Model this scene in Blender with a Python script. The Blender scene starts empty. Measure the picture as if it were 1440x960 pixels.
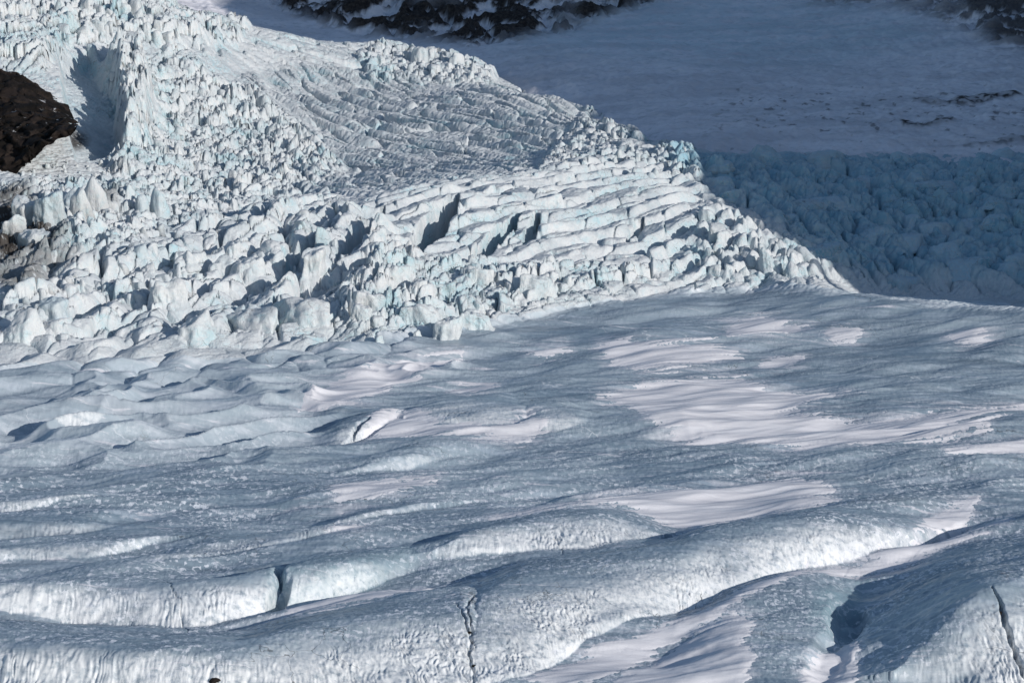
import bpy, bmesh, math, random, time
import numpy as np
T0 = time.time()
f32 = np.float32
rng = np.random.default_rng(11)
random.seed(5)

# ------------------------------------------------------------------ scene, camera, light
sc = bpy.context.scene
col = sc.collection
F = 3400.0                       # focal length in photo pixels (1440 wide)
PITCH = math.atan(630 / F)
CP, SP = math.cos(PITCH), math.sin(PITCH)
CAMZ = 100.0
cam_d = bpy.data.cameras.new('camera')
cam = bpy.data.objects.new('camera', cam_d)
col.objects.link(cam)
cam.location = (0, 0, CAMZ)
cam.rotation_euler = (math.pi / 2 - PITCH, 0, 0)
cam_d.sensor_width = 36
cam_d.lens = F / 1440 * 36
cam_d.clip_start = 1
cam_d.clip_end = 6000
sc.camera = cam

SUN_AZ = math.radians(50)        # sun stands behind the camera, to the right
SUN_EL = math.radians(17)
SH = np.array([math.sin(SUN_AZ), -math.cos(SUN_AZ)])      # ground direction towards the sun
w = bpy.data.worlds.new('World')
sc.world = w
w.use_nodes = True
nt = w.node_tree
sky = nt.nodes.new('ShaderNodeTexSky')
sky.sky_type = 'NISHITA'
sky.sun_disc = False
sky.sun_elevation = SUN_EL
sky.sun_rotation = math.pi / 2 + (math.pi / 2 - SUN_AZ)    # clockwise from +Y
sky.altitude = 200
sky.air_density = 1.0
sky.dust_density = 0.3
sky.ozone_density = 2.0
bg = nt.nodes['Background']
bg.inputs[1].default_value = 0.11
nt.links.new(sky.outputs[0], bg.inputs[0])
sun_d = bpy.data.lights.new('sun', 'SUN')
sun = bpy.data.objects.new('sun', sun_d)
col.objects.link(sun)
sun_d.energy = 3.7
sun_d.angle = math.radians(0.5)
sun_d.color = (1.0, 0.955, 0.90)
from mathutils import Vector
sv = Vector((SH[0] * math.cos(SUN_EL), SH[1] * math.cos(SUN_EL), math.sin(SUN_EL)))
sun.rotation_euler = sv.to_track_quat('Z', 'Y').to_euler()
sc.view_settings.view_transform = 'Standard'
sc.view_settings.look = 'None'
sc.view_settings.exposure = 0
sc.cycles.max_bounces = 6
sc.cycles.diffuse_bounces = 4

# ------------------------------------------------------------------ photo <-> ground
def rays(px, py):
    px = np.asarray(px, float); py = np.asarray(py, float)
    u = (480 - py) / F
    return (px - 720) / F, CP + SP * u, -SP + CP * u       # x, y, z of the direction
def at_d(px, py, d):
    dx, dy, dz = rays(px, py)
    return dx / dy * d, d + 0 * dx, CAMZ + dz / dy * d
def at_z(px, py, z):
    dx, dy, dz = rays(px, py)
    d = (np.asarray(z, float) - CAMZ) * dy / dz
    return dx / dy * d, d
def project(X, Y, Z):
    z = Z - CAMZ
    fw = Y * CP - z * SP
    up = Y * SP + z * CP
    return 720 + F * X / fw, 480 - F * up / fw

# ------------------------------------------------------------------ noise
PERM = np.random.default_rng(3).permutation(256).astype(np.int32)
PERM2 = np.concatenate([PERM, PERM])
ANG = np.random.default_rng(4).random(256) * 2 * np.pi
GX, GY = np.cos(ANG).astype(f32), np.sin(ANG).astype(f32)
RX = np.random.default_rng(7).random((6, 256)).astype(f32)
g3 = np.random.default_rng(8).normal(size=(256, 3)); g3 /= np.linalg.norm(g3, axis=1)[:, None]
g3 = g3.astype(f32)
def h2(ix, iy):
    return PERM2[PERM2[ix & 255] + (iy & 255)]
def perlin(x, y, s=0):
    x = np.asarray(x, f32) + f32(s * 17.31); y = np.asarray(y, f32) + f32(s * 9.77)
    ix = np.floor(x).astype(np.int32); iy = np.floor(y).astype(np.int32)
    fx = x - ix; fy = y - iy
    u = fx * fx * fx * (fx * (fx * 6 - 15) + 10); v = fy * fy * fy * (fy * (fy * 6 - 15) + 10)
    def g(i, j):
        k = h2(ix + i, iy + j)
        return GX[k] * (fx - i) + GY[k] * (fy - j)
    a = g(0, 0); b = g(1, 0); c = g(0, 1); d = g(1, 1)
    a = a + u * (b - a); c = c + u * (d - c)
    return (a + v * (c - a)) * f32(1.5)
def fbm(x, y, s=0, o=4, gain=.5):
    r = 0; a = 1.0; t = 0
    for i in range(o):
        r = r + a * perlin(x, y, s + i * 3); t += a
        x = x * 2.03; y = y * 2.03; a *= gain
    return r / t * 1.4
def ridged(x, y, s=0, o=3, gain=.5):
    r = 0; a = 1.0; t = 0
    for i in range(o):
        r = r + a * (1 - np.abs(perlin(x, y, s + i * 3)) * 1.6); t += a
        x = x * 2.07; y = y * 2.07; a *= gain
    return r / t
def perlin3(p, s=0):
    p = p + f32(s * 13.7)
    i = np.floor(p).astype(np.int32); fr = (p - i).astype(f32)
    u = fr * fr * fr * (fr * (fr * 6 - 15) + 10)
    def g(a, b, c):
        k = PERM2[h2(i[:, 0] + a, i[:, 1] + b) + ((i[:, 2] + c) & 255)]
        q = g3[k]
        return q[:, 0] * (fr[:, 0] - a) + q[:, 1] * (fr[:, 1] - b) + q[:, 2] * (fr[:, 2] - c)
    def l(a, b, t): return a + t * (b - a)
    x0 = l(l(g(0, 0, 0), g(1, 0, 0), u[:, 0]), l(g(0, 1, 0), g(1, 1, 0), u[:, 0]), u[:, 1])
    x1 = l(l(g(0, 0, 1), g(1, 0, 1), u[:, 0]), l(g(0, 1, 1), g(1, 1, 1), u[:, 0]), u[:, 1])
    return l(x0, x1, u[:, 2]) * 1.5
def worley(x, y, s=0, jit=.9):
    x = np.asarray(x, f32) + f32(s * 31.7); y = np.asarray(y, f32) + f32(s * 5.3)
    ix = np.floor(x).astype(np.int32); iy = np.floor(y).astype(np.int32)
    F1 = np.full(x.shape, 9, f32); F2 = F1.copy()
    cid = np.zeros(x.shape, np.int32); dx1 = np.zeros(x.shape, f32); dy1 = dx1.copy()
    for i in (-1, 0, 1):
        for j in (-1, 0, 1):
            k = h2(ix + i, iy + j)
            ddx = ix + i + f32(.5) + (RX[0][k] - f32(.5)) * f32(jit) - x
            ddy = iy + j + f32(.5) + (RX[1][k] - f32(.5)) * f32(jit) - y
            d = np.sqrt(ddx * ddx + ddy * ddy)
            n = d < F1
            F2 = np.where(n, F1, np.minimum(F2, d))
            F1 = np.where(n, d, F1)
            cid = np.where(n, k, cid); dx1 = np.where(n, ddx, dx1); dy1 = np.where(n, ddy, dy1)
    return F1, F2, cid, dx1, dy1
def sstep(a, b, x):
    t = np.clip((x - a) / (b - a), 0, 1)
    return t * t * (3 - 2 * t)
def poly_sd(px, py, poly):
    """signed distance to a polygon, positive inside"""
    P = np.array(poly, f32); n = len(P)
    d = np.full(px.shape, 1e9, f32); ins = np.zeros(px.shape, bool)
    for i in range(n):
        a = P[i]; b = P[(i + 1) % n]
        ex, ey = b - a
        wx = px - a[0]; wy = py - a[1]
        t = np.clip((wx * ex + wy * ey) / (ex * ex + ey * ey + 1e-9), 0, 1)
        qx = wx - ex * t; qy = wy - ey * t
        d = np.minimum(d, qx * qx + qy * qy)
        c = ((a[1] > py) != (b[1] > py))
        xi = a[0] + (py - a[1]) * ex / (ey if abs(ey) > 1e-9 else 1e-9)
        ins ^= c & (px < xi)
    d = np.sqrt(d)
    return np.where(ins, d, -d)

# ------------------------------------------------------------------ macro surface (thin-plate spline through surveyed points)
class Spline:
    def __init__(self, pts, lam=1e-4):
        P = np.array(pts, float)
        self.c = P[:, :2] / 100
        n = len(P)
        r = np.linalg.norm(self.c[:, None] - self.c[None], axis=2)
        K = np.where(r > 0, r * r * np.log(np.maximum(r, 1e-9)), 0) + lam * n * np.eye(n)
        Q = np.hstack([np.ones((n, 1)), self.c])
        A = np.block([[K, Q], [Q.T, np.zeros((3, 3))]])
        self.w = np.linalg.solve(A, np.concatenate([P[:, 2], np.zeros(3)]))
    def __call__(self, X, Y):
        X = (np.asarray(X) / 100).astype(f32); Y = (np.asarray(Y) / 100).astype(f32)
        n = len(self.c)
        z = self.w[n] + self.w[n + 1] * X + self.w[n + 2] * Y
        for (cx, cy), wt in zip(self.c, self.w[:n]):
            r2 = (X - f32(cx)) ** 2 + (Y - f32(cy)) ** 2 + f32(1e-12)
            z = z + f32(wt * .5) * r2 * np.log(r2)
        return z.astype(f32)

pts = []
for px in (-250, 0, 240, 480, 720, 960, 1200, 1440, 1690):
    for py, z in ((1100, 0), (960, 0), (850, 0), (740, 0), (650, 0), (580, 0)):
        x, y = at_z(px, py, z); pts.append((x, y, z))
for px, py, z in ((-120, 525, 0), (0, 525, 0), (150, 520, 0), (300, 512, 0), (450, 500, 0), (560, 490, 0), (640, 472, 0.3),
                  (720, 454, .6), (820, 436, .8), (950, 418, 1), (1060, 408, 1.2), (1140, 403, 1.6), (1200, 412, 1.8), (1320, 422, 2.4),
                  (1440, 432, 3), (1560, 440, 3), (900, 480, .2), (1100, 480, .6), (1300, 480, 1.0), (1440, 490, 1.0), (1600, 490, 1.0)):
    x, y = at_z(px, py, z); pts.append((x, y, z))
for px, py, d in ((-150, 440, 545), (0, 440, 545), (150, 430, 560), (300, 410, 575), (420, 385, 588), (500, 425, 572), (600, 395, 590),
                  (700, 360, 612), (850, 340, 632), (950, 350, 632), (520, 325, 622), (640, 268, 662), (760, 255, 680), (860, 236, 715),
                  (950, 222, 752), (1000, 290, 672), (1060, 322, 652), (1100, 350, 632), (1150, 383, 606),
                  (400, 300, 655), (350, 275, 690), (300, 300, 665), (600, 245, 745), (700, 235, 765), (800, 218, 795), (450, 245, 770),
                  (300, 200, 800), (450, 170, 850), (600, 150, 890), (700, 132, 935), (800, 152, 895), (865, 188, 835), (900, 203, 808), (350, 120, 880),
                  (450, 100, 930), (560, 112, 940), (690, 118, 955), (560, 82, 985), (640, 84, 985), (540, 65, 990), (400, 52, 950), (300, 38, 925),
                  (250, 22, 915), (190, 2, 905), (120, -10, 900),
                  (-120, 350, 600), (0, 350, 600), (100, 330, 602), (100, 262, 655), (20, 272, 645), (150, 262, 668), (120, 190, 712), (160, 130, 765),
                  (80, 85, 780), (0, 60, 785), (0, 0, 850), (100, 0, 880), (200, 60, 840), (280, 62, 860), (200, 180, 760), (250, 250, 710),
                  (200, 330, 620), (250, 350, 610), (-150, 60, 785), (-150, 0, 850),
                  (1250, 402, 640), (1440, 395, 655), (1440, 340, 690), (1200, 330, 690), (1320, 320, 705), (1440, 290, 725), (1100, 270, 730), (1300, 245, 780), (1440, 240, 785),
                  (1050, 226, 785), (1150, 219, 805), (1300, 217, 812), (1440, 217, 812), (1600, 217, 812), (1600, 300, 720), (1600, 395, 650)):
    pts.append(tuple(float(v) for v in at_d(px, py, d)))
def at_col(px, d, z):                         # a column of the photo, a distance and a height
    return ((px - 720) / F / 1.0 * d, d, z)
for px, d, z in ((1230, 607, -5), (1330, 612, -6.5), (1440, 615, -7), (1580, 615, -7),
                 (300, 1010, 30), (450, 1020, 24), (100, 1010, 48), (-100, 1010, 55), (600, 1040, 22), (700, 1040, 14), (800, 960, 10), (900, 880, 4), (960, 860, 2),
                 (1100, 880, -2), (1300, 880, -3), (1500, 880, -3), (1000, 1010, -6), (1300, 1010, -8), (1600, 1010, -8)):
    pts.append(at_col(px, d, z))
macro = Spline(pts, 2e-5)

LOD = 1.0
NC = int(1250 / LOD)
A = np.linspace(-.262, .262, NC).astype(f32)
rows = []; d = 262.0
while d < 1015:
    rows.append(d)
    if d < 480: s = .20 + (d - 262) / 218 * .25
    elif d < 690: s = .40
    elif d < 870: s = .48
    else: s = .62
    d += s * LOD
D = np.array(rows, f32)
NR = len(D)
Y = np.repeat(D[:, None], NC, 1)
X = A[None, :] * Y
ZM = macro(X, Y)
MU, MV = project(X, Y, ZM)               # where the smooth ground lies in the photo: used to lay out the plan
print('macro', NR, NC, time.time() - T0)

def mask(poly, soft=18):
    return sstep(-soft, soft, poly_sd(MU, MV, poly)).astype(f32)

# ------------------------------------------------------------------ lower glacier: long ice swells with a steep sunward face
RIDGES = [   # crest line, foot line, height, length of the back slope
 ([(-90, 893), (0, 898), (100, 908), (200, 915), (330, 915), (420, 890), (520, 868), (600, 850), (650, 843), (720, 832)],
  [(-90, 975), (0, 980), (200, 992), (400, 994), (600, 985), (655, 975), (720, 962)], 5.4, 24, 1, 7),
 ([(600, 872), (690, 838), (720, 818), (760, 806), (850, 790), (950, 775), (1000, 752), (1080, 738), (1160, 724), (1230, 722), (1300, 712), (1350, 698)],
  [(600, 985), (740, 958), (830, 905), (900, 880), (960, 860), (1130, 803), (1250, 768), (1350, 738)], 4.8, 23, 7, 26),
 ([(550, 776), (600, 765), (680, 744), (760, 729), (830, 720), (900, 722), (970, 738)],
  [(550, 792), (640, 790), (720, 786), (830, 778), (900, 765), (970, 746)], 3.5, 13),
 ([(-90, 824), (0, 820), (130, 818), (250, 818), (330, 812), (395, 796)],
  [(-90, 866), (0, 866), (130, 868), (270, 878), (330, 868), (395, 850)], 3.8, 12, 1, 1.5),
 ([(382, 801), (440, 791), (480, 785), (540, 772), (590, 757)],
  [(382, 853), (440, 840), (480, 828), (540, 812), (592, 795)], 3.8, 12, 1.5, 12),
 ([(-90, 780), (0, 776), (60, 766), (140, 762), (210, 755), (310, 746)],
  [(-90, 795), (0, 793), (130, 786), (210, 768), (310, 756)], 1.5, 9),
 ([(180, 787), (240, 770), (300, 757), (420, 745), (480, 735), (540, 720)],
  [(180, 804), (250, 796), (340, 781), (420, 768), (480, 756), (540, 736)], 1.8, 9),
 ([(-90, 738), (0, 733), (100, 727), (180, 720)], [(-90, 758), (0, 753), (100, 748), (180, 733)], 1.5, 9),
 ([(-90, 707), (0, 703), (60, 698), (150, 695)], [(-90, 734), (0, 728), (70, 717), (150, 706)], 1.7, 10),
 ([(1225, 905), (1270, 880), (1340, 852), (1400, 830), (1440, 815), (1600, 775), (2000, 720)],
  [(1225, 955), (1270, 958), (1340, 963), (1440, 965), (1600, 940), (2000, 860)], 7.6, 44, 20, 22),
 ([(1290, 806), (1340, 788), (1440, 766), (1600, 730), (1900, 690)], [(1290, 818), (1340, 813), (1440, 786), (1600, 752), (1900, 705)], 2.4, 14, 8, 20),
 ([(940, 905), (1000, 862), (1050, 835), (1100, 814), (1170, 793), (1250, 776)],
  [(940, 985), (1040, 1005), (1130, 995), (1200, 930), (1250, 880)], 2.5, 16),
 ([(40, 578), (120, 568), (180, 575)], [(40, 604), (115, 608), (180, 592)], 2.4, 14),
 ([(440, 606), (500, 592), (575, 568)], [(440, 626), (490, 622), (520, 609), (575, 586)], 2.0, 14),
 ([(555, 585), (600, 568), (660, 562), (720, 568), (750, 588)], [(555, 592), (610, 602), (680, 605), (750, 600)], 2.2, 12),
 ([(728, 592), (780, 575), (830, 588)], [(728, 602), (780, 609), (830, 600)], 1.8, 12),
 ([(470, 654), (560, 636), (640, 626)], [(470, 664), (560, 650), (640, 636)], 1.3, 10),
 ([(425, 738), (500, 722), (580, 705), (680, 692)], [(425, 744), (500, 734), (580, 714), (680, 699)], 1.0, 8),
 ([(880, 604), (960, 592), (1010, 600)], [(880, 612), (960, 607), (1010, 607)], .9, 10),
 ([(270, 874), (330, 862), (400, 857), (480, 842), (590, 818), (650, 800)],
  [(270, 884), (330, 880), (400, 874), (480, 862), (590, 838), (650, 815)], 1.3, 3.5),
 ([(-90, 872), (0, 870), (60, 872), (110, 880)], [(-90, 890), (0, 892), (60, 890), (110, 888)], 1.0, 5),
]
ZR = np.zeros_like(ZM)
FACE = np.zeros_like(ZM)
near = D < 560
kn = int(near.sum())
Xn, Yn = X[:kn], Y[:kn]
wob = fbm(Xn / 9, Yn / 9, 40, 3) * 1.0
wob2 = fbm(Xn / 2.5, Yn / 2.5, 43, 2) * .25
for cr, ft, h, wb, *ends in RIDGES:
    h *= .9; wb *= 1.3
    sunlit_crust = 0.0 if cr[0][0] == 940 else 1.0
    ex = 1.2 if cr[0][0] == 1225 else 1.9
    cr = np.array(cr, float); ft = np.array(ft, float)
    cx, cy = at_z(cr[:, 0], cr[:, 1], h * .97)
    fx, fy = at_z(ft[:, 0], ft[:, 1], 0.0)
    lo = max(cx.min(), fx.min()); hi = min(cx.max(), fx.max())
    # crest and foot as smooth functions of X
    xs = np.linspace(lo, hi, 160)
    c_ = np.interp(xs, cx, cy); f_ = np.interp(xs, fx, fy)
    k = np.exp(-np.linspace(-2, 2, 15) ** 2); k /= k.sum()
    c_ = np.convolve(np.pad(c_, 7, mode='edge'), k, 'valid'); f_ = np.convolve(np.pad(f_, 7, mode='edge'), k, 'valid')
    C = np.interp(Xn, xs, c_).astype(f32) + wob + wob2; Ft = np.interp(Xn, xs, f_).astype(f32) + wob * .6 + wob2
    wdt = hi - lo
    tl = 1.0 if cr[0, 0] < -50 else min(16, wdt * .38)
    tr = 1.0 if cr[-1, 0] > 1500 else min(16, wdt * .38)
    if ends: tl, tr = ends
    xw = Xn + wob * .7 + wob2 * 1.5
    env = sstep(lo - tl * .2, lo + tl, xw) * sstep(hi + tr * .2, hi - tr, xw)
    t = np.clip((C - Yn) / np.maximum(C - Ft, .8), 0, 1)
    fprof = 1 - .94 * t ** ex - .06 * t ** 8
    b = np.clip((Yn - C) / wb, 0, 1)
    bprof = .5 + .5 * np.cos(np.pi * b ** .85)
    z = (h * env * np.where(Yn < C, fprof, bprof)).astype(f32)
    z[(Yn < Ft)] = 0
    up = z > ZR[:kn]
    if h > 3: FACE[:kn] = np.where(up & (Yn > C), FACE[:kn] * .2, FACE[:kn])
    # soft maximum joins neighbouring swells
    kk = 2.2
    ZR[:kn] = np.where(np.minimum(z, ZR[:kn]) > .03, np.log(np.exp(kk * z) + np.exp(kk * ZR[:kn])) / kk - .69 / kk * np.exp(-np.abs(z - ZR[:kn]) * kk) * 0.9, np.maximum(z, ZR[:kn]))
    fm = env * sstep(0.05, .62, t + .12 * wob) * (Yn > Ft) * min(1.0, h / 2.5) * sunlit_crust  # whitening mask of the sunward face: weathering plus painted sunlight
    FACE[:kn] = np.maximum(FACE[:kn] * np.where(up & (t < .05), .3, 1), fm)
def pit(px, py, rx, ry, dep, rot=0, pw=1.0):
    x0, y0 = at_z(px, py, 2.0)
    c, s = math.cos(rot), math.sin(rot)
    u = ((Xn - x0) * c + (Yn - y0) * s) / rx; v = (-(Xn - x0) * s + (Yn - y0) * c) / ry
    r = np.sqrt(u * u + v * v)
    ZR[:kn] -= (dep * sstep(1, .35, r + .22 * wob + .5 * wob2) ** pw).astype(f32)
pit(390, 828, 1.25, 5.0, 3.4, -.25)
pit(1192, 858, 3.6, 12.0, 2.2, -.2)
pit(1168, 905, 3.0, 14.0, 1.2, -.25)
pit(512, 598, .7, 9, 1.2, -.5)
pit(1335, 728, 2.0, 9, 2.0, -.6)
CRK = np.zeros_like(ZM)
def crack(line, wdt, dep, zr=2.5):
    """an open crack along a line of ground points"""
    x, y = at_z([p[0] for p in line], [p[1] for p in line], zr)
    wx_ = Xn + wob2 * 1.2 + wob * .25; wy_ = Yn + wob2 * 2
    dm = np.full(Xn.shape, 9e9, f32); tm = np.zeros(Xn.shape, f32)
    n = len(x) - 1
    for i in range(n):
        ex, ey = x[i + 1] - x[i], y[i + 1] - y[i]
        t = np.clip(((wx_ - x[i]) * ex + (wy_ - y[i]) * ey) / (ex * ex + ey * ey), 0, 1)
        d_ = np.hypot(wx_ - x[i] - ex * t, wy_ - y[i] - ey * t)
        u = d_ < dm; dm = np.where(u, d_, dm).astype(f32); tm = np.where(u, (i + t) / n, tm).astype(f32)
    wl = wdt * (.25 + .75 * np.sin(np.clip(tm, 0, 1) * np.pi)) * (1 + .5 * wob)
    k = sstep(1.0, .35, dm / np.maximum(wl, .02))
    ZR[:kn] -= (k * dep).astype(f32)
    CRK[:kn] = np.maximum(CRK[:kn], (k * min(1, dep)).astype(f32))
crack([(668, 850), (655, 875), (664, 895), (660, 920), (668, 945), (660, 965)], .3, .6)
crack([(640, 868), (655, 893), (668, 912)], .2, .5)
crack([(1394, 850), (1404, 862), (1412, 876), (1424, 890), (1440, 908), (1460, 920)], .5, 1.3, 4.5)
crack([(228, 812), (250, 840), (270, 874)], .12, .3)
crack([(772, 742), (790, 760), (800, 772)], .12, .3)
crack([(520, 592), (505, 600), (492, 612)], .6, 1.2, 1)
LOWER = mask([(-700, 512), (0, 522), (300, 508), (480, 494), (640, 465), (820, 430), (960, 412), (1140, 400), (1240, 414), (1440, 432), (2200, 450), (2200, 1500), (-700, 1500)], 19)
print('ridges', time.time() - T0)

# rolling ground, dunes at the foot of the icefall, ripples
ca, sa = math.cos(math.radians(24)), math.sin(math.radians(24))
P1 = X * ca + Y * sa; Q1 = -X * sa + Y * ca
und = fbm(P1 / 60, Q1 / 22, 1, 3) * 2.0 + fbm(P1 / 24, Q1 / 8, 5, 2) * .95
DUNE = mask([(-300, 530), (0, 535), (300, 525), (480, 510), (640, 480), (720, 462), (640, 520), (480, 560), (420, 640), (0, 650), (-300, 650)], 40)
dune = (ridged(P1 / 26 + fbm(X / 30, Y / 30, 8, 2) * .6, Q1 / 14, 12, 2, .2) - .6) * 5.2
ZL = und * (.5 + .5 * (1 - DUNE)) * (1 - .65 * sstep(.3, 2, ZR)) + dune * DUNE
streak = (ridged(P1 / 26, Q1 / 3.2, 15, 2) - .6) * .35 * LOWER
MIDF = mask([(-300, 560), (1700, 500), (1700, 720), (-300, 720)], 60)
ZL = ZL + streak * (1 - FACE) * (.4 + .6 * MIDF)
ZS = (ZM + ZR + ZL * LOWER).astype(f32)          # without the ripples: the snow lies on this
mi = np.zeros_like(ZM)
kk = int((D < 620).sum())
Xk, Yk = X[:kk], Y[:kk]
wx = Xk + perlin(Xk / 3, Yk / 3, 21) * .5
Sk = Yk - 1.5 * ZR[:kk] + perlin(Xk / 5, Yk / 5, 27) * .8          # down the slope
wx = wx + perlin(Xk / 5, Sk / 4, 29) * 1.6
cups = np.abs(perlin(wx / .72 + Sk * 1.0, Sk / .95 - wx * .25, 22)) * .25 + np.abs(perlin(wx / .4 + Sk * 1.3, Sk / .55, 23)) * .12
cups = cups * (.55 + .9 * sstep(-.5, .5, fbm(Xk / 9, Sk / 9, 28, 2)))
cupsm = perlin(Xk / 1.1, Yk / 1.4, 24) * .07 + perlin(Xk / .5, Yk / .6, 25) * .05
fade = sstep(560, 380, Yk)
mi[:kk] = (-(cups - .1) * (.16 + 1.0 * FACE[:kk]) * fade + cupsm * (.7 + .3 * fade) * (1 - .6 * FACE[:kk])) * LOWER[:kk]
print('lower', time.time() - T0)

# ------------------------------------------------------------------ icefall: broken ice, fins, stepped ridges
ZI = np.zeros_like(ZM)
def icefield(idx, ang, lx, ly, h, tilt, gap, edge, seed, warp=.35, hpow=1.0, rnd=.5, sharp=1.0):
    """blocks of ice: Worley cells lx long along `ang` (degrees on the ground), ly across"""
    x = X[idx]; y = Y[idx]
    c, s = math.cos(math.radians(ang)), math.sin(math.radians(ang))
    p = (x * c + y * s) / lx; q = (-x * s + y * c) / ly
    p = p + fbm(x / (lx * .9), y / (lx * .9), seed + 1, 2) * warp; q = q + fbm(x / (lx * .8), y / (lx * .8), seed + 4, 2) * warp
    f1, f2, cid, dx, dy = worley(p, q, seed)
    e = f2 - f1
    r = RX[2][cid] ** hpow
    top = h * (1 - rnd + rnd * r * 1.6) + tilt * ((RX[3][cid] - .5) * dx + (RX[4][cid] - .5) * dy) * 2
    rnd_ = 1 - (1 - np.clip(e / edge, 0, 1)) ** 1.5
    if sharp: rnd_ = rnd_ * .25 + .75 * sstep(.02, .10 * sharp, e)
    return (top * rnd_ - gap * (1 - sstep(0, .10, e))).astype(f32)
def fins(idx, ang, lam, h, seed, warp=.5, steep=.78, lw=40):
    """parallel steps with a steep side on the right"""
    x = X[idx]; y = Y[idx]
    c, s = math.cos(math.radians(ang)), math.sin(math.radians(ang))
    p = (x * c + y * s); q = (x * s - y * c) / lam
    q = q + fbm(x / lw, y / lw, seed, 3) * warp
    fr = q - np.floor(q)
    n = np.floor(q).astype(np.int32)
    hh = .55 + .9 * np.abs(perlin(p / 18, n * 7.3, seed + 9))
    prof = np.where(fr < steep, (fr / steep) ** .8, 1 - ((fr - steep) / (1 - steep)) ** 1.4)
    return (h * hh * (prof - .4)).astype(f32)
def rolls(idx, ang, lam, h, seed, warp=.6, lw=40):
    """rounded ridges with narrow clefts between them"""
    x = X[idx]; y = Y[idx]
    c, s = math.cos(math.radians(ang)), math.sin(math.radians(ang))
    p = x * c + y * s; q = (x * s - y * c) / lam + fbm(x / lw, y / lw, seed, 3) * warp
    n = np.floor(q).astype(np.int32)
    hh = .6 + .8 * np.abs(perlin(p / 14, n * 5.1, seed + 9))
    return (h * hh * (np.abs(np.sin(np.pi * q)) ** .55 - .5)).astype(f32)
def zone(poly, soft, fn):
    m = mask(poly, soft)
    idx = m > .004
    if idx.any():
        ZI[idx] += fn(idx) * m[idx]
    return m
# front left: big slabs running up and to the right, sinking into the swells at the foot
sinkA = sstep(512, 425, MV) * .85 + .15
zone([(-400, 545), (0, 540), (200, 532), (400, 516), (520, 505), (600, 470), (560, 430), (400, 440), (200, 455), (0, 465), (-400, 465)], 24,
     lambda i: icefield(i, 40, 17, 9, 2.6, 1.8, .3, .95, 56, .4, sharp=0))
zA = zone([(-400, 508), (0, 503), (200, 500), (400, 488), (560, 470), (600, 440), (540, 330), (470, 290), (380, 290), (250, 330), (150, 370), (0, 390), (-400, 400)], 22,
          lambda i: (fins(i, 60, 11.5, 5.0, 51, .9, .62, 45) + icefield(i, 58, 19, 10, 2.6, 3.4, 3.4, .5, 50, sharp=1.6) + icefield(i, 52, 7, 3.4, .8, 1.2, .8, .4, 54)) * sinkA[i])
# left, higher: smaller chaotic blocks
zB = zone([(-400, 400), (0, 385), (150, 365), (250, 325), (400, 285), (480, 250), (420, 190), (330, 130), (250, 70), (150, 110), (165, 200), (150, 260), (0, 270), (-400, 260)], 14,
          lambda i: fins(i, 54, 8.5, 3.0, 61, 1.1, .62, 34) + icefield(i, 50, 8.5, 4.4, 2.2, 2.6, 2.4, .5, 60) + icefield(i, 60, 3.4, 2.0, .7, 1.0, .7, .5, 64) + icefield(i, 20, 22, 13, 1.6, 4.0, .8, .5, 66))
# the bright swell: stepped ridges
zC = zone([(470, 300), (560, 272), (640, 258), (760, 244), (880, 224), (960, 218), (990, 270), (1040, 315), (1110, 350), (1165, 385), (1080, 402), (950, 412), (820, 430), (720, 448), (620, 470), (540, 470), (520, 400)], 12,
          lambda i: fins(i, 47, 7.8, 2.7, 70, .55) + icefield(i, 47, 13, 6.5, .7, 1.4, .6, .5, 72) + ridged(X[i] / 5, Y[i] / 9, 74, 2) * .35)
# broken front edge of the swell and its right end
zD = zone([(470, 472), (500, 400), (560, 370), (700, 385), (830, 390), (950, 385), (900, 405), (760, 432), (640, 460), (540, 478)], 14,
          lambda i: icefield(i, 24, 9, 5.0, 3.2, 3.0, 3.4, .4, 80, .25) + icefield(i, 50, 4, 2.4, .8, 1.0, .6, .4, 82))
zE = zone([(985, 280), (1060, 318), (1110, 345), (1180, 388), (1120, 400), (1000, 405), (960, 370)], 10,
          lambda i: icefield(i, -35, 6.5, 4.2, 2.4, 1.8, .6, .7, 85, sharp=0))
# fine ridged slope behind, broken by small crevasses
zF = zone([(270, 250), (450, 285), (560, 262), (650, 250), (760, 238), (880, 218), (905, 200), (870, 175), (800, 140), (700, 118), (540, 112), (430, 95), (340, 110), (300, 170)], 12,
          lambda i: fins(i, -46, 10.5, 3.0, 90, .5, .7, 75) * (.55 + .6 * sstep(-.3, .3, fbm(X[i] / 30, Y[i] / 30, 95, 2))) + icefield(i, -46, 24, 5.2, 1.2, .8, 1.3, .35, 97, .3, sharp=1.5) + icefield(i, -20, 5, 3, .25, .4, .3, .4, 99))
zF2 = zone([(760, 240), (800, 200), (830, 150), (880, 175), (910, 203), (975, 212), (985, 265), (900, 240)], 8,
           lambda i: icefield(i, 20, 6, 4, 2.2, 1.8, 1.6, .5, 96))
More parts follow.
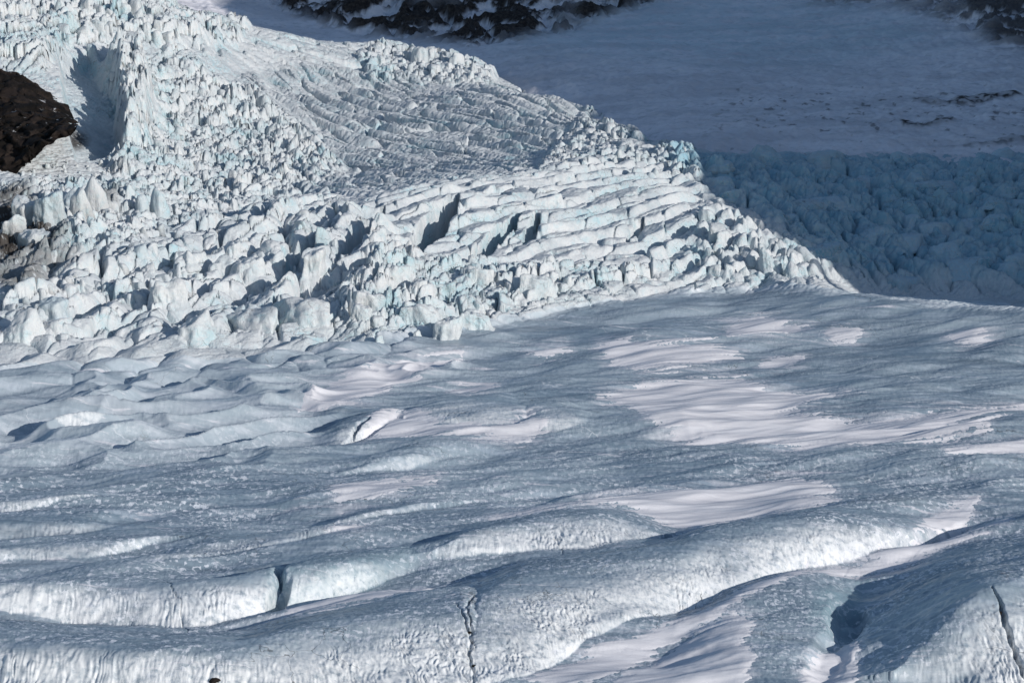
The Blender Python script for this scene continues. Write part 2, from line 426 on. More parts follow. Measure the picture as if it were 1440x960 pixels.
# skyline rows, upper left
zG = zone([(-400, 80), (-400, -80), (110, -30), (200, -5), (280, 30), (350, 40), (330, 64), (200, 64), (100, 60), (60, 100), (0, 95)], 8,
          lambda i: icefield(i, 66, 14, 3.2, 5.2, 2.6, 4.0, .5, 100, .3) + icefield(i, 30, 3.0, 2.0, .9, 1.2, .6, .5, 104))
zH = zone([(520, 120), (500, 80), (540, 60), (660, 66), (705, 95), (690, 122), (600, 118)], 6,
          lambda i: icefield(i, 30, 5, 3.6, 3.2, 2.0, 2.0, .5, 108))
zP = zone([(280, 60), (340, 36), (420, 50), (545, 62), (520, 110), (430, 100), (330, 90), (200, 66)], 10,
          lambda i: icefield(i, -5, 26, 9, 1.2, 1.8, 1.2, .5, 112) + fbm(X[i] / 4, Y[i] / 4, 115, 2) * .25 + icefield(i, 0, 7, 3, .4, .5, .4, .4, 113))
# shaded right-hand icefall: rounded blocks in rows running down to the right
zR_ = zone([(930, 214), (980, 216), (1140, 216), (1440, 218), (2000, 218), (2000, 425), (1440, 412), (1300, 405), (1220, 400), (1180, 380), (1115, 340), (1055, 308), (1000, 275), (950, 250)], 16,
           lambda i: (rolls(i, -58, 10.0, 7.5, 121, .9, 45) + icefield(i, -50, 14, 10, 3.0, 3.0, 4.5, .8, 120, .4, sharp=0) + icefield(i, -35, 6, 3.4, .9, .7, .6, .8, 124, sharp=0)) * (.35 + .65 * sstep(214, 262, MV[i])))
# deep gashes in the swell
def gash(p0, p1, wdt, dep):
    global ZI
    (x0, y0, z0), (x1, y1, z1) = [at_d(px, py, dd) for px, py, dd in (p0, p1)]
    L = math.hypot(x1 - x0, y1 - y0); ex, ey = (x1 - x0) / L, (y1 - y0) / L
    reg = (Y > min(y0, y1) - 12) & (Y < max(y0, y1) + 12)
    x = X[reg]; y = Y[reg]
    p = ((x - x0) * ex + (y - y0) * ey) / L; q = (x - x0) * ey - (y - y0) * ex
    q = q + fbm(x / 6, y / 6, 131, 2) * .5 + fbm(x / 1.6, y / 1.6, 133, 2) * .18
    wl = wdt * np.clip(np.sin(np.clip(p, 0, 1) * np.pi), 0, 1) ** .8
    ZI[reg] -= (dep * sstep(1.0, .72, np.abs(q) / np.maximum(wl, .01)) * ((p > 0) & (p < 1))).astype(f32)
gash((575, 385, 600), (645, 278, 655), 4.2, 12)
gash((655, 392, 598), (735, 300, 645), 2.6, 7)
gash((735, 345, 618), (760, 300, 645), 1.8, 5)
gash((880, 345, 630), (905, 318, 648), 1.4, 4)
gash((470, 400, 585), (540, 300, 640), 3.4, 7)
gash((400, 400, 582), (450, 330, 615), 3.2, 5)
gash((520, 470, 556), (600, 440, 575), 2.2, 6)
gash((610, 455, 566), (700, 425, 585), 1.8, 4.5)
# the rock gap on the left: a hollow with a smooth snow floor
zK = mask([(85, 80), (125, 75), (150, 110), (168, 130), (162, 165), (170, 215), (110, 225), (95, 170), (90, 120)], 5)
ZI *= (1 - .45 * zK)
ZI -= zK * 6.0
zKw = mask([(150, 92), (190, 85), (215, 150), (205, 225), (178, 228), (172, 170), (165, 125)], 9)
_i = zKw > .004
ZI[_i] += zKw[_i] * (icefield(_i, 70, 9, 6, 9.5, 4.0, 1.0, .6, 152, .4) + icefield(_i, 20, 3, 2.2, .9, 1.2, .6, .5, 154))
ICE = 1 - LOWER
rough = np.zeros_like(ZM)
ri = ICE > .02
pc = X[ri] * .62 + Y[ri] * .78; qc = X[ri] * .78 - Y[ri] * .62
rough[ri] = (.35 - np.abs(perlin(pc / 5.5, qc / 1.7, 140))) * .9 + (.3 - np.abs(perlin(pc / 2.2, qc / 1.1, 141))) * .5 + fbm(X[ri] / .9, Y[ri] / 1.2, 144, 2) * .16
smooth_c = np.maximum(np.maximum(zC * .6, zP * .6), np.maximum(zF * .4, zA * .4))
foot = sstep(505, 430, MV) * (MU < 640) + (MU >= 640)
ZT = (ZS + mi + ZI + rough * ICE * (1 - smooth_c) * (.25 + .75 * foot)).astype(f32)
print('icefall', time.time() - T0)

# ------------------------------------------------------------------ materials
def mat(name):
    m = bpy.data.materials.new(name); m.use_nodes = True
    t = m.node_tree; b = t.nodes['Principled BSDF']
    return m, t, b
class N:
    def __init__(s, t): s.t = t
    def n(s, typ, **k):
        x = s.t.nodes.new(typ)
        for a, v in k.items(): setattr(x, a, v)
        return x
    def l(s, a, b): s.t.links.new(a, b)
    def coord(s): return s.n('ShaderNodeNewGeometry').outputs['Position']
    def mapping(s, src, scale, rot=0):
        m = s.n('ShaderNodeMapping'); m.inputs['Scale'].default_value = scale; m.inputs['Rotation'].default_value = (0, 0, rot)
        s.l(src, m.inputs[0]); return m.outputs[0]
    def noise(s, src, scale, det=4, rough=.55, dist=0):
        x = s.n('ShaderNodeTexNoise'); x.inputs['Scale'].default_value = scale; x.inputs['Detail'].default_value = det
        x.inputs['Roughness'].default_value = rough; x.inputs['Distortion'].default_value = dist
        s.l(src, x.inputs['Vector']); return x.outputs['Fac']
    def ramp(s, src, a, b):
        x = s.n('ShaderNodeMapRange'); x.interpolation_type = 'SMOOTHSTEP'
        x.inputs[1].default_value = a; x.inputs[2].default_value = b
        s.l(src, x.inputs[0]); return x.outputs[0]
    def mixc(s, fac, a, b):
        x = s.n('ShaderNodeMix', data_type='RGBA')
        if isinstance(fac, float): x.inputs[0].default_value = fac
        else: s.l(fac, x.inputs[0])
        for k, v in ((6, a), (7, b)):
            if isinstance(v, tuple): x.inputs[k].default_value = v + (1,)
            else: s.l(v, x.inputs[k])
        return x.outputs[2]
    def math(s, op, a, b=None, c=None):
        x = s.n('ShaderNodeMath', operation=op)
        for k, v in enumerate((a, b, c)):
            if v is None: continue
            if isinstance(v, (int, float)): x.inputs[k].default_value = v
            else: s.l(v, x.inputs[k])
        return x.outputs[0]
    def attr(s, name): return s.n('ShaderNodeAttribute', attribute_name=name).outputs['Fac']
    def bump(s, h, strength, dist):
        x = s.n('ShaderNodeBump'); x.inputs['Strength'].default_value = strength; x.inputs['Distance'].default_value = dist
        s.l(h, x.inputs['Height']); return x
    def normz(s):
        g = s.n('ShaderNodeNewGeometry'); q = s.n('ShaderNodeSeparateXYZ'); s.l(g.outputs['True Normal'], q.inputs[0]); return q.outputs[2]

def make_lower_ice():
    m, t, b = mat('lower_glacier_ice'); k = N(t)
    P = k.coord()
    S = k.mapping(P, (1, 1, 1), 0)
    rot = k.mapping(P, (.22, 1, .4), math.radians(-20))
    big = k.noise(k.mapping(P, (.5, 1, .5), math.radians(-24)), .045, 4, .6)
    mid = k.noise(rot, .35, 5, .62, .6)
    base = k.mixc(k.ramp(big, .36, .66), (.18, .245, .305), (.325, .395, .445))
    base = k.mixc(k.math('MULTIPLY', k.ramp(mid, .50, .70), .5), base, (.47, .54, .62))
    bd = k.noise(k.mapping(P, (.10, .7, .3), math.radians(-27)), .16, 4, .6, .5)
    base = k.mixc(k.math('MULTIPLY', k.ramp(bd, .56, .72), .55), base, (.115, .15, .19))
    # frosted flecks
    fl = k.noise(k.mapping(P, (.6, .5, .6), math.radians(-15)), 1.9, 3, .55, .3)
    flb = k.noise(k.mapping(P, (.6, 1, 1), math.radians(-24)), .09, 4, .6)
    flf = k.math('MULTIPLY', k.math('MULTIPLY', k.ramp(fl, .53, .60), k.ramp(flb, .36, .56)), k.attr('fleck'))
    base = k.mixc(flf, base, (.66, .69, .74))
    s2 = k.noise(k.mapping(P, (.05, .6, .3), math.radians(-20)), 1.0, 6, .7, .8)
    base = k.mixc(k.math('MULTIPLY', k.ramp(s2, .46, .66), .5), base, (.44, .50, .56))
    # thin wind-blown snow streaks
    st = k.noise(k.mapping(P, (.035, .5, .3), math.radians(-24)), 1.0, 6, .66, .4)
    du = k.attr('dust')
    stf = k.math('MAXIMUM', k.ramp(st, .60, .68), k.math('MULTIPLY', du, k.ramp(st, .44, .56)))
    base = k.mixc(k.math('MULTIPLY', stf, .75), base, (.74, .715, .75))
    # weathered white ice on the ripple faces, with sunlit brightness painted into its colour
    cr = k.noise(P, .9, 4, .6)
    crf = k.math('MULTIPLY', k.attr('sunlit_crust'), k.ramp(cr, .2, .62))
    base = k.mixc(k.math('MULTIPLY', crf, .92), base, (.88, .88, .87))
    # pale healed veins, dark hairlines and grit
    for scl, w_, colr, amt, sd_ in ((.045, .010, (.66, .69, .72), .7, 0.0), (.075, .007, (.10, .11, .12), .75, 40.0)):
        ns = k.n('ShaderNodeTexNoise'); ns.inputs['Scale'].default_value = .12; ns.inputs['Detail'].default_value = 4; k.l(P, ns.inputs['Vector'])
        s1 = k.n('ShaderNodeVectorMath', operation='SCALE'); s1.inputs['Scale'].default_value = 14; k.l(ns.outputs['Color'], s1.inputs[0])
        s2_ = k.n('ShaderNodeVectorMath', operation='ADD'); k.l(P, s2_.inputs[0]); k.l(s1.outputs[0], s2_.inputs[1])
        s3 = k.n('ShaderNodeVectorMath', operation='ADD'); k.l(s2_.outputs[0], s3.inputs[0]); s3.inputs[1].default_value = (sd_, sd_ * 2, 0)
        vo = k.n('ShaderNodeTexVoronoi', feature='DISTANCE_TO_EDGE'); vo.inputs['Scale'].default_value = scl; k.l(s3.outputs[0], vo.inputs['Vector'])
        vm = k.math('MULTIPLY', k.ramp(vo.outputs['Distance'], w_, w_ * .2), k.ramp(k.noise(s3.outputs[0], .035, 3), .50, .60))
        base = k.mixc(k.math('MULTIPLY', vm, amt), base, colr)
    gr = k.math('MULTIPLY', k.ramp(k.noise(P, 3.2, 3, .6), .70, .76), k.ramp(k.noise(P, .05, 3), .5, .62))
    base = k.mixc(k.math('MULTIPLY', gr, .8), base, (.09, .085, .08))
    # dirt in the cracks
    dn = k.noise(P, 1.3, 4, .7)
    base = k.mixc(k.math('MULTIPLY', k.attr('dirt'), k.ramp(dn, .48, .62)), base, (.07, .06, .05))
    base = k.mixc(k.math('MULTIPLY', k.attr('clear'), k.math('MULTIPLY_ADD', k.ramp(k.noise(P, .5, 4, .65), .35, .65), .35, .2)), base, (.20, .33, .37))
    wi = k.attr('whiteice')
    base = k.mixc(wi, base, k.mixc(k.ramp(mid, .4, .65), (.62, .68, .71), (.82, .83, .84)))
    k.l(base, b.inputs['Base Color'])
    rg = k.ramp(fl, .3, .7); b.inputs['Roughness'].default_value = .5
    b.inputs['Specular IOR Level'].default_value = .35
    h1 = k.noise(P, 2.4, 4, .6); h2_ = k.noise(k.mapping(P, (1.5, .25, .5), math.radians(17)), 2.2, 3, .5)
    hh = k.math('ADD', k.math('MULTIPLY', h1, .5), h2_)
    bp = k.bump(hh, .7, .09); k.l(k.math('MULTIPLY_ADD', k.ramp(flb, .35, .6), .65, .15), bp.inputs['Strength']); k.l(bp.outputs[0], b.inputs['Normal'])
    k.l(k.math('MULTIPLY_ADD', k.ramp(flb, .35, .6), .25, .35), b.inputs['Roughness'])
    return m
def make_fall_ice(name='icefall_ice', white=(.62, .64, .65), blue=(.38, .54, .59), bluek=1.0, randomise=False, flute=True):
    m, t, b = mat(name); k = N(t)
    P = k.coord()
    n1 = k.noise(P, .05, 4, .6); n2 = k.noise(P, .35, 5, .65, .3); n3 = k.noise(P, 1.6, 4, .6)
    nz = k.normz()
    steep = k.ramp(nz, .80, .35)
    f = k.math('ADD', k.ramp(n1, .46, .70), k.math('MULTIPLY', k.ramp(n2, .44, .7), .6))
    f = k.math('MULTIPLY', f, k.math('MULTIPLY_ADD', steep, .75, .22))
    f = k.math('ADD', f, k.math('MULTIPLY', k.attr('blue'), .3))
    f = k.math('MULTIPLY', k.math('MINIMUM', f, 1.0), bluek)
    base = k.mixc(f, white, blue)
    grey = k.math('MULTIPLY', k.ramp(n3, .48, .66), .55)
    base = k.mixc(grey, base, (.50, .51, .53))
    n4 = k.noise(k.mapping(P, (.6, 1, .6), .8), .14, 5, .65)
    base = k.mixc(k.math('MULTIPLY', k.ramp(n4, .47, .66), .6), base, (.42, .47, .50))
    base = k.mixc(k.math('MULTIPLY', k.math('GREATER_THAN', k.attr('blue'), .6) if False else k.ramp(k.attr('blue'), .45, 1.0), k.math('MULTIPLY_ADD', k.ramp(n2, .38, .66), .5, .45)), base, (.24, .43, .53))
    # grit in cracks and at the rock
    v = k.n('ShaderNodeTexVoronoi', feature='DISTANCE_TO_EDGE'); v.inputs['Scale'].default_value = .28
    wv = k.n('ShaderNodeVectorMath', operation='ADD'); ns = k.n('ShaderNodeTexNoise'); ns.inputs['Scale'].default_value = .5; k.l(P, ns.inputs['Vector'])
    sc_ = k.n('ShaderNodeVectorMath', operation='SCALE'); sc_.inputs['Scale'].default_value = 2.5; k.l(ns.outputs['Color'], sc_.inputs[0])
    k.l(P, wv.inputs[0]); k.l(sc_.outputs[0], wv.inputs[1]); k.l(wv.outputs[0], v.inputs['Vector'])
    ck = k.math('MULTIPLY', k.ramp(v.outputs['Distance'], .022, .0), k.ramp(n1, .45, .6))
    base = k.mixc(k.math('MULTIPLY', ck, .7), base, (.16, .15, .15))
    dn = k.noise(k.mapping(P, (1, 1, .3)), .9, 5, .7)
    base = k.mixc(k.math('MULTIPLY', k.attr('dirt'), k.ramp(dn, .28, .48)), base, (.045, .038, .033))
    k.l(base, b.inputs['Base Color'])
    b.inputs['Roughness'].default_value = .55
    b.inputs['Specular IOR Level'].default_value = .3
    hb = k.math('ADD', k.noise(P, .9, 5, .65), k.math('MULTIPLY', k.noise(k.mapping(P, (2, 2, .35)), .9, 4, .6), .8))
    rn = k.n('ShaderNodeTexNoise', noise_type='RIDGED_MULTIFRACTAL'); rn.inputs['Scale'].default_value = .45; rn.inputs['Detail'].default_value = 5; k.l(P, rn.inputs['Vector'])
    hb = k.math('ADD', hb, k.math('MULTIPLY', rn.outputs['Fac'], .35))
    bp = k.bump(hb, .8, .35); k.l(bp.outputs[0], b.inputs['Normal'])
    return m
def make_snow():
    m, t, b = mat('drifted_snow'); k = N(t); P = k.coord()
    n = k.noise(k.mapping(P, (.05, .5, .3), math.radians(-22)), 1.0, 5, .6)
    c = k.mixc(k.ramp(n, .35, .68), (.69, .675, .70), (.79, .775, .795))
    k.l(c, b.inputs['Base Color']); b.inputs['Roughness'].default_value = .8; b.inputs['Specular IOR Level'].default_value = .1
    h = k.math('ADD', k.noise(k.mapping(P, (.3, 1, 1), math.radians(-22)), 1.6, 4, .55), k.math('MULTIPLY', k.noise(P, 6, 3), .3))
    k.l(k.bump(h, .45, .12).outputs[0], b.inputs['Normal'])
    return m
def make_mountain(rock_only=False):
    m, t, b = mat('snowy_rock' if not rock_only else 'dark_rock'); k = N(t); P = k.coord()
    n = k.noise(P, .12, 6, .65); n2 = k.noise(P, .6, 5, .7)
    rock = k.mixc(k.ramp(n2, .35, .7), (.018, .016, .017), (.075, .062, .055))
    if rock_only:
        n3 = k.noise(P, .9, 6, .7)
        rock = k.mixc(k.ramp(n, .4, .62), (.006, .005, .0045), (.026, .019, .016))
        rock = k.mixc(k.math('MULTIPLY', k.ramp(n3, .60, .74), .8), rock, (.07, .058, .05))
        k.l(rock, b.inputs['Base Color'])
    else:
        snow = k.mixc(k.ramp(k.noise(k.mapping(P, (.4, 1, 1)), .05, 5, .6), .35, .65), (.62, .61, .65), (.80, .78, .82))
        snow = k.mixc(k.math('MULTIPLY', k.ramp(k.noise(k.mapping(P, (.6, 1, 1)), .3, 5, .7), .50, .68), .55), snow, (.42, .44, .47))
        snow = k.mixc(k.math('MULTIPLY', k.attr('blue'), k.ramp(k.noise(P, .08, 5, .65), .30, .6)), snow, (.42, .60, .66))
        c = k.mixc(k.attr('rock'), snow, rock)
        k.l(c, b.inputs['Base Color'])
    b.inputs['Roughness'].default_value = .85; b.inputs['Specular IOR Level'].default_value = .15
    if rock_only:
        sn = k.math('MULTIPLY', k.ramp(k.normz(), .55, .8), k.ramp(k.noise(P, .22, 5, .7), .62, .70))
        k.l(k.mixc(sn, rock, (.55, .55, .57)), b.inputs['Base Color'])
    hb = k.math('ADD', n2, k.math('MULTIPLY', k.noise(P, 2.0, 4, .6), .5))
    k.l(k.bump(hb, .6, .5).outputs[0], b.inputs['Normal'])
    return m
M_low = make_lower_ice()
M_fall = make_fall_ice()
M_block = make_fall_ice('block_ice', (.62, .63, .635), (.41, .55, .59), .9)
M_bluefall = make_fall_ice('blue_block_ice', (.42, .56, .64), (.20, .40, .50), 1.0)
M_snow = make_snow()
M_mtn = make_mountain()
M_rock = make_mountain(True)

# ------------------------------------------------------------------ mesh helpers
def mesh_from(name, co, quads, materials, attrs=None, smooth=True, tri=False):
    me = bpy.data.meshes.new(name)
    nv = len(co); nf = len(quads); k = quads.shape[1]
    me.vertices.add(nv); me.vertices.foreach_set('co', np.ascontiguousarray(co, f32).ravel())
    me.loops.add(nf * k); me.loops.foreach_set('vertex_index', np.ascontiguousarray(quads, np.int32).ravel())
    me.polygons.add(nf); me.polygons.foreach_set('loop_start', np.arange(0, nf * k, k, dtype=np.int32))
    if smooth: me.polygons.foreach_set('use_smooth', np.ones(nf, bool))
    for a, v in (attrs or {}).items():
        at = me.attributes.new(a, 'FLOAT', 'POINT'); at.data.foreach_set('value', np.ascontiguousarray(v, f32).ravel())
    me.update(calc_edges=True)
    for mm in materials: me.materials.append(mm)
    return me
def grid_mesh(name, x, y, z, keep, materials, attrs):
    """a grid of points, only the faces in `keep` ((rows-1) x (cols-1))"""
    nr, nc = z.shape
    i = np.arange(nr * nc, dtype=np.int64).reshape(nr, nc)
    q = np.stack([i[:-1, :-1], i[:-1, 1:], i[1:, 1:], i[1:, :-1]], -1)[keep]
    used, inv = np.unique(q, return_inverse=True)
    co = np.stack([x.ravel()[used], y.ravel()[used], z.ravel()[used]], -1)
    at = {k: v.ravel()[used] for k, v in attrs.items()}
    return mesh_from(name, co, inv.reshape(-1, 4), materials, at)
def link(name, me, kind=None, label=None, cat=None, group=None, parent=None):
    o = bpy.data.objects.new(name, me); col.objects.link(o)
    if kind: o['kind'] = kind
    if label: o['label'] = label
    if cat: o['category'] = cat
    if group: o['group'] = group
    if parent: o.parent = parent
    return o

# ------------------------------------------------------------------ the two glacier sheets
DIRT = np.zeros_like(ZM)
for cx, cy, rx, ry, v in ((40, 350, 66, 30, 1.0), (10, 345, 50, 55, 1.0), (70, 385, 70, 22, .6), (20, 300, 40, 25, .8), (150, 300, 25, 15, .5), (15, 405, 70, 26, .7), (105, 170, 22, 16, .9)):
    DIRT = np.maximum(DIRT, v * sstep(1.2, .4, np.sqrt(((MU - cx) / rx) ** 2 + ((MV - cy) / ry) ** 2)))
LD = np.zeros_like(ZM)
for cx, cy, rx, ry, v in ((664, 885, 7, 40, 1), (650, 880, 5, 24, .8), (660, 930, 10, 30, .9), (1410, 868, 12, 22, .9), (1395, 930, 4, 40, .6), (30, 882, 60, 8, .6), (520, 596, 16, 6, .5), (1380, 740, 12, 10, .4)):
    LD = np.maximum(LD, v * sstep(1.2, .3, np.sqrt(((MU - cx) / rx) ** 2 + ((MV - cy) / ry) ** 2)))
LD = np.maximum(LD * .7, CRK * .6)
lowf = LOWER > .5
lf = lowf[:-1, :-1] & lowf[1:, 1:]
whiteice = sstep(.85, .4, LOWER) * .9
whiteice = np.maximum(whiteice, DUNE * .35)
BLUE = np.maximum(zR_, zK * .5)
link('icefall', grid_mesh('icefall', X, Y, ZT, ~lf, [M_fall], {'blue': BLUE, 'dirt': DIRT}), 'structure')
print('sheets', time.time() - T0)

DUST = np.zeros_like(ZM)
CLEAR = np.maximum(mask([(1135, 880), (1150, 840), (1190, 818), (1222, 815), (1215, 850), (1190, 892), (1150, 905)], 16), mask([(372, 850), (378, 800), (470, 795), (590, 768), (590, 800), (480, 836), (400, 855)], 8) * .7)
# ------------------------------------------------------------------ snow patches
def snow_patch(poly, label, thick=.5, soft=6.0, streak=1.0):
    P = np.array(poly, float)
    x0, x1, y0, y1 = P[:, 0].min() - 14, P[:, 0].max() + 14, P[:, 1].min() - 10, P[:, 1].max() + 10
    sel = (MU > x0) & (MU < x1) & (MV > y0) & (MV < y1)
    r = np.where(sel.any(1))[0]; c = np.where(sel.any(0))[0]
    if not len(r): return
    sl = np.s_[r[0]:r[-1] + 1, c[0]:c[-1] + 1]
    u, v = MU[sl], MV[sl]
    sd = poly_sd(u, v, poly) / soft
    st = fbm(P1[sl] / 30, Q1[sl] / 1.6, 200, 5, .6) * 1.95 * streak + fbm(X[sl] / 1.6, Y[sl] / 1.6, 205, 2) * .35
    m = np.clip(sd * 1.1, -3, 2.0) + st
    DUST[sl] = np.maximum(DUST[sl], sstep(-3.5, .5, sd + st) * .8)
    zz = ZS[sl] + .05 + np.clip(m * .12, -.5, .05 + .07 * sstep(0, 2, sd))
    ok = m > -.9
    keep = (ok[:-1, :-1] | ok[1:, 1:] | ok[1:, :-1] | ok[:-1, 1:]) & (v[:-1, :-1] < 1040)
    if not keep.any(): return
    link('snow_patch', grid_mesh('snow_patch', X[sl], Y[sl], zz, keep, [M_snow], {}), None, label, 'snow patch', 'snow patches lying on the lower glacier')
SNOW = [
 ([(840, 562), (905, 541), (985, 531), (1040, 529), (1085, 545), (1190, 553), (1150, 566), (1090, 580), (1220, 590), (1330, 580), (1440, 564), (1500, 556), (1500, 568), (1330, 598), (1390, 610), (1300, 620), (1100, 628), (960, 607), (920, 597), (890, 575)],
  'largest snow patch, spread wide with long streaked fingers over blue ice right of centre'),
 ([(840, 487), (880, 482), (905, 492), (1000, 490), (1040, 498), (960, 512), (900, 520), (860, 506)], 'streaky snow patch just above the largest snow patch, below the bright stepped icefall'),
 ([(420, 578), (450, 547), (500, 522), (580, 506), (650, 498), (580, 528), (540, 550), (460, 573)], 'smooth snow patch slanting up to the right below the broken front of the icefall'),
 ([(515, 612), (535, 588), (590, 590), (620, 603), (690, 608), (745, 594), (765, 604), (740, 616), (600, 616)], 'curved snow patch wrapped round the foot of two low dark ice mounds'),
 ([(690, 732), (800, 712), (960, 690), (1120, 666), (1172, 684), (1130, 700), (1180, 706), (1100, 722), (1000, 740), (960, 736), (880, 718), (800, 722)], 'long broad snow patch lying behind two bright rippled ice faces in the middle'),
 ([(465, 692), (540, 682), (615, 675), (600, 685), (540, 699), (480, 705)], 'thin low snow patch left of centre on flat grey ice'),
 ([(1165, 468), (1172, 459), (1200, 458), (1212, 464), (1200, 472), (1175, 473)], 'small oval snow patch alone on dark blue ice below the shaded icefall'),
 ([(1335, 468), (1370, 465), (1400, 478), (1370, 482), (1345, 478)], 'small snow patch near the right edge on the crest of the blue ice lobe'),
 ([(385, 876), (440, 858), (520, 846), (600, 826), (592, 836), (520, 863), (430, 876)], 'narrow snow patch below the green ice wall in front of the dark crevasse mouth'),
 ([(745, 962), (800, 930), (860, 910), (960, 880), (1010, 866), (1060, 842), (1130, 806), (1250, 775), (1420, 728), (1415, 743), (1290, 780), (1190, 800), (1100, 830), (1010, 880), (930, 905), (830, 965)], 'long ribbon of snow along the foot of the widest bright rippled ice face'),
 ([(820, 1000), (900, 935), (960, 905), (1030, 882), (1062, 890), (1040, 920), (1060, 935), (1030, 1000)], 'wide smooth snow patch at the bottom edge left of the dark flecked ice hollow'),
 ([(1105, 1000), (1140, 935), (1180, 908), (1205, 905), (1200, 1000)], 'snow tongue rising from the bottom edge into the blue ice bowl'),
 ([(640, 546), (690, 538), (700, 542), (660, 552)], 'very small snow patch on dark ice just right of the slanting smooth one'),
 ([(1072, 510), (1090, 503), (1128, 502), (1110, 511)], 'small flat snow patch between the oval patch and the largest snow patch'),
 ([(1030, 458), (1070, 446), (1100, 455), (1142, 460), (1080, 474), (1020, 476)], 'streaked snow patch close under the right end of the bright icefall'),
 ([(1290, 748), (1335, 715), (1375, 703), (1352, 735)], 'snow filling the shaded hollow at the right end of the widest bright ice face'),
 ([(745, 492), (790, 486), (800, 492), (770, 498)], 'tiny snow patch on dark ice under the centre of the icefall'),
 ([(465, 752), (500, 742), (525, 742), (495, 756)], 'small snow patch on the back of a grey ice swell left of centre'),
 ([(1330, 640), (1440, 622), (1500, 612), (1500, 620), (1440, 632)], 'thin streak of snow at the right edge under the largest snow patch'),
]
for p, l in SNOW: snow_patch(p, l)
link('lower_glacier', grid_mesh('lower_glacier', X, Y, ZT, lf, [M_low], {'sunlit_crust': FACE * (.5 + .5 * sstep(-.7, -.1, fbm(X / 11, Y / 11, 150, 2))), 'dirt': LD, 'whiteice': whiteice, 'dust': DUST, 'clear': CLEAR, 'fleck': .12 + .88 * sstep(470, 385, Y)}), 'structure')
print('snow', time.time() - T0)

a3 = np.concatenate([np.linspace(-.75, -.25, 40), np.linspace(-.2, .2, 20), np.linspace(.25, .75, 40)]).astype(f32); d3 = np.arange(120, 1010, 6.0).astype(f32)
Y3 = np.repeat(d3[:, None], len(a3), 1); X3 = a3[None] * Y3
Z3 = macro(np.clip(a3, -.262, .262)[None] * np.maximum(Y3, 275), np.maximum(Y3, 275)) - 2.2 * (np.abs(X3) < .27 * Y3) * (Y3 > 255) - .6 + fbm(X3 / 30, Y3 / 14, 401, 3) * 1.2 * (np.abs(X3) > .28 * Y3)
Z3 -= 9 * ((np.abs(X3) < .25 * Y3) & (Y3 > 268))
link('ground', grid_mesh('ground', X3, Y3, Z3, np.ones((len(d3) - 1, len(a3) - 1), bool), [M_low], {'whiteice': np.clip((Y3 - 470) / 80, 0, 1), 'sunlit_crust': np.zeros_like(Z3), 'dirt': np.zeros_like(Z3), 'dust': np.zeros_like(Z3), 'clear': np.zeros_like(Z3), 'fleck': np.full_like(Z3, .4)}), 'structure')
# ------------------------------------------------------------------ mountain behind (all in shade)
mp = []
for px, py, dd in ((960, 214, 800), (1080, 214, 806), (1200, 214, 808), (1440, 214, 808), (1600, 214, 808), (900, 206, 825), (850, 182, 865), (780, 138, 945), (720, 106, 1000), (690, 86, 1030),
                   (1000, 150, 900), (1200, 150, 900), (1440, 150, 890), (1600, 150, 890), (1000, 80, 1020), (1200, 85, 1010), (1440, 90, 980), (1600, 90, 980), (940, 2, 1190), (1200, 0, 1180), (1440, 0, 1110), (1600, 0, 1110),
                   (1100, -80, 1330), (1440, -80, 1260), (1600, -80, 1260), (800, 54, 1095), (690, 70, 1050), (600, 63, 1100), (500, 52, 1130), (400, 36, 1150), (250, 6, 1150), (100, -30, 1150), (0, -40, 1150), (-150, -40, 1150),
                   (400, 0, 1205), (600, 0, 1180), (800, 0, 1185), (500, -100, 1290), (800, -100, 1300), (100, -120, 1300), (-150, -120, 1300)):
    mp.append(tuple(float(v) for v in at_d(px, py, dd)))
for px, dd, z in ((200, 850, 10), (500, 850, 5), (0, 850, 15), (700, 850, 0), (-150, 850, 15), (300, 1000, 18), (500, 1000, 14), (0, 1000, 25), (600, 960, 8), (500, 780, -20), (0, 780, -20), (800, 780, -8)):
    mp.append(at_col(px, dd, z))
mspl = Spline(mp, 1e-5)
a2 = np.linspace(-.265, .265, 820).astype(f32); d2 = np.concatenate([np.arange(785, 1000, .9), np.arange(1000, 1420, 1.1)]).astype(f32)
Y2 = np.repeat(d2[:, None], len(a2), 1); X2 = a2[None] * Y2
Z2 = mspl(X2, Y2); U2, V2 = project(X2, Y2, Z2)
def m2(poly, soft): return sstep(-soft, soft, poly_sd(U2, V2, poly))
crag = m2([(-400, -200), (380, -200), (385, 8), (410, 24), (520, 52), (600, 60), (665, 66), (740, 56), (805, 44), (870, 20), (940, -2), (960, -200)], 8)
crag = np.maximum(crag, m2([(1245, -200), (1250, 8), (1300, 20), (1360, 40), (1400, 66), (1500, 80), (1700, 80), (1700, -200)], 14) * .9)
crag = np.maximum(crag, m2([(1130, -200), (1140, 8), (1250, 14), (1250, -200)], 12) * .55)
rk = ridged(X2 / 26 + fbm(X2 / 30, Y2 / 30, 301, 2) * .5, Y2 / 34, 300, 5, .58)
Z2 = Z2 + crag * (rk - .55) * 13 + fbm(X2 / 9, Y2 / 14, 305, 3) * .9 + ridged(X2 / 14, Y2 / 22, 307, 4, .6) * 1.3 + fbm(X2 / 2.5, Y2 / 4, 309, 2) * .3
ledge = m2([(1265, 172), (1300, 176), (1345, 170), (1340, 175), (1300, 182), (1270, 182)], 3) + m2([(1280, 141), (1330, 146), (1345, 140), (1425, 133), (1440, 138), (1380, 148), (1340, 152), (1285, 147)], 3) + .7 * m2([(1330, 209), (1440, 196), (1500, 192), (1500, 206), (1440, 207)], 4)
specks = sstep(.60, .70, fbm(X2 / 5, Y2 / 9, 320, 3, .6) + .25 * sstep(60, 0, np.abs(V2 - 160))) * sstep(960, 1060, U2) * sstep(110, 140, V2) * .6
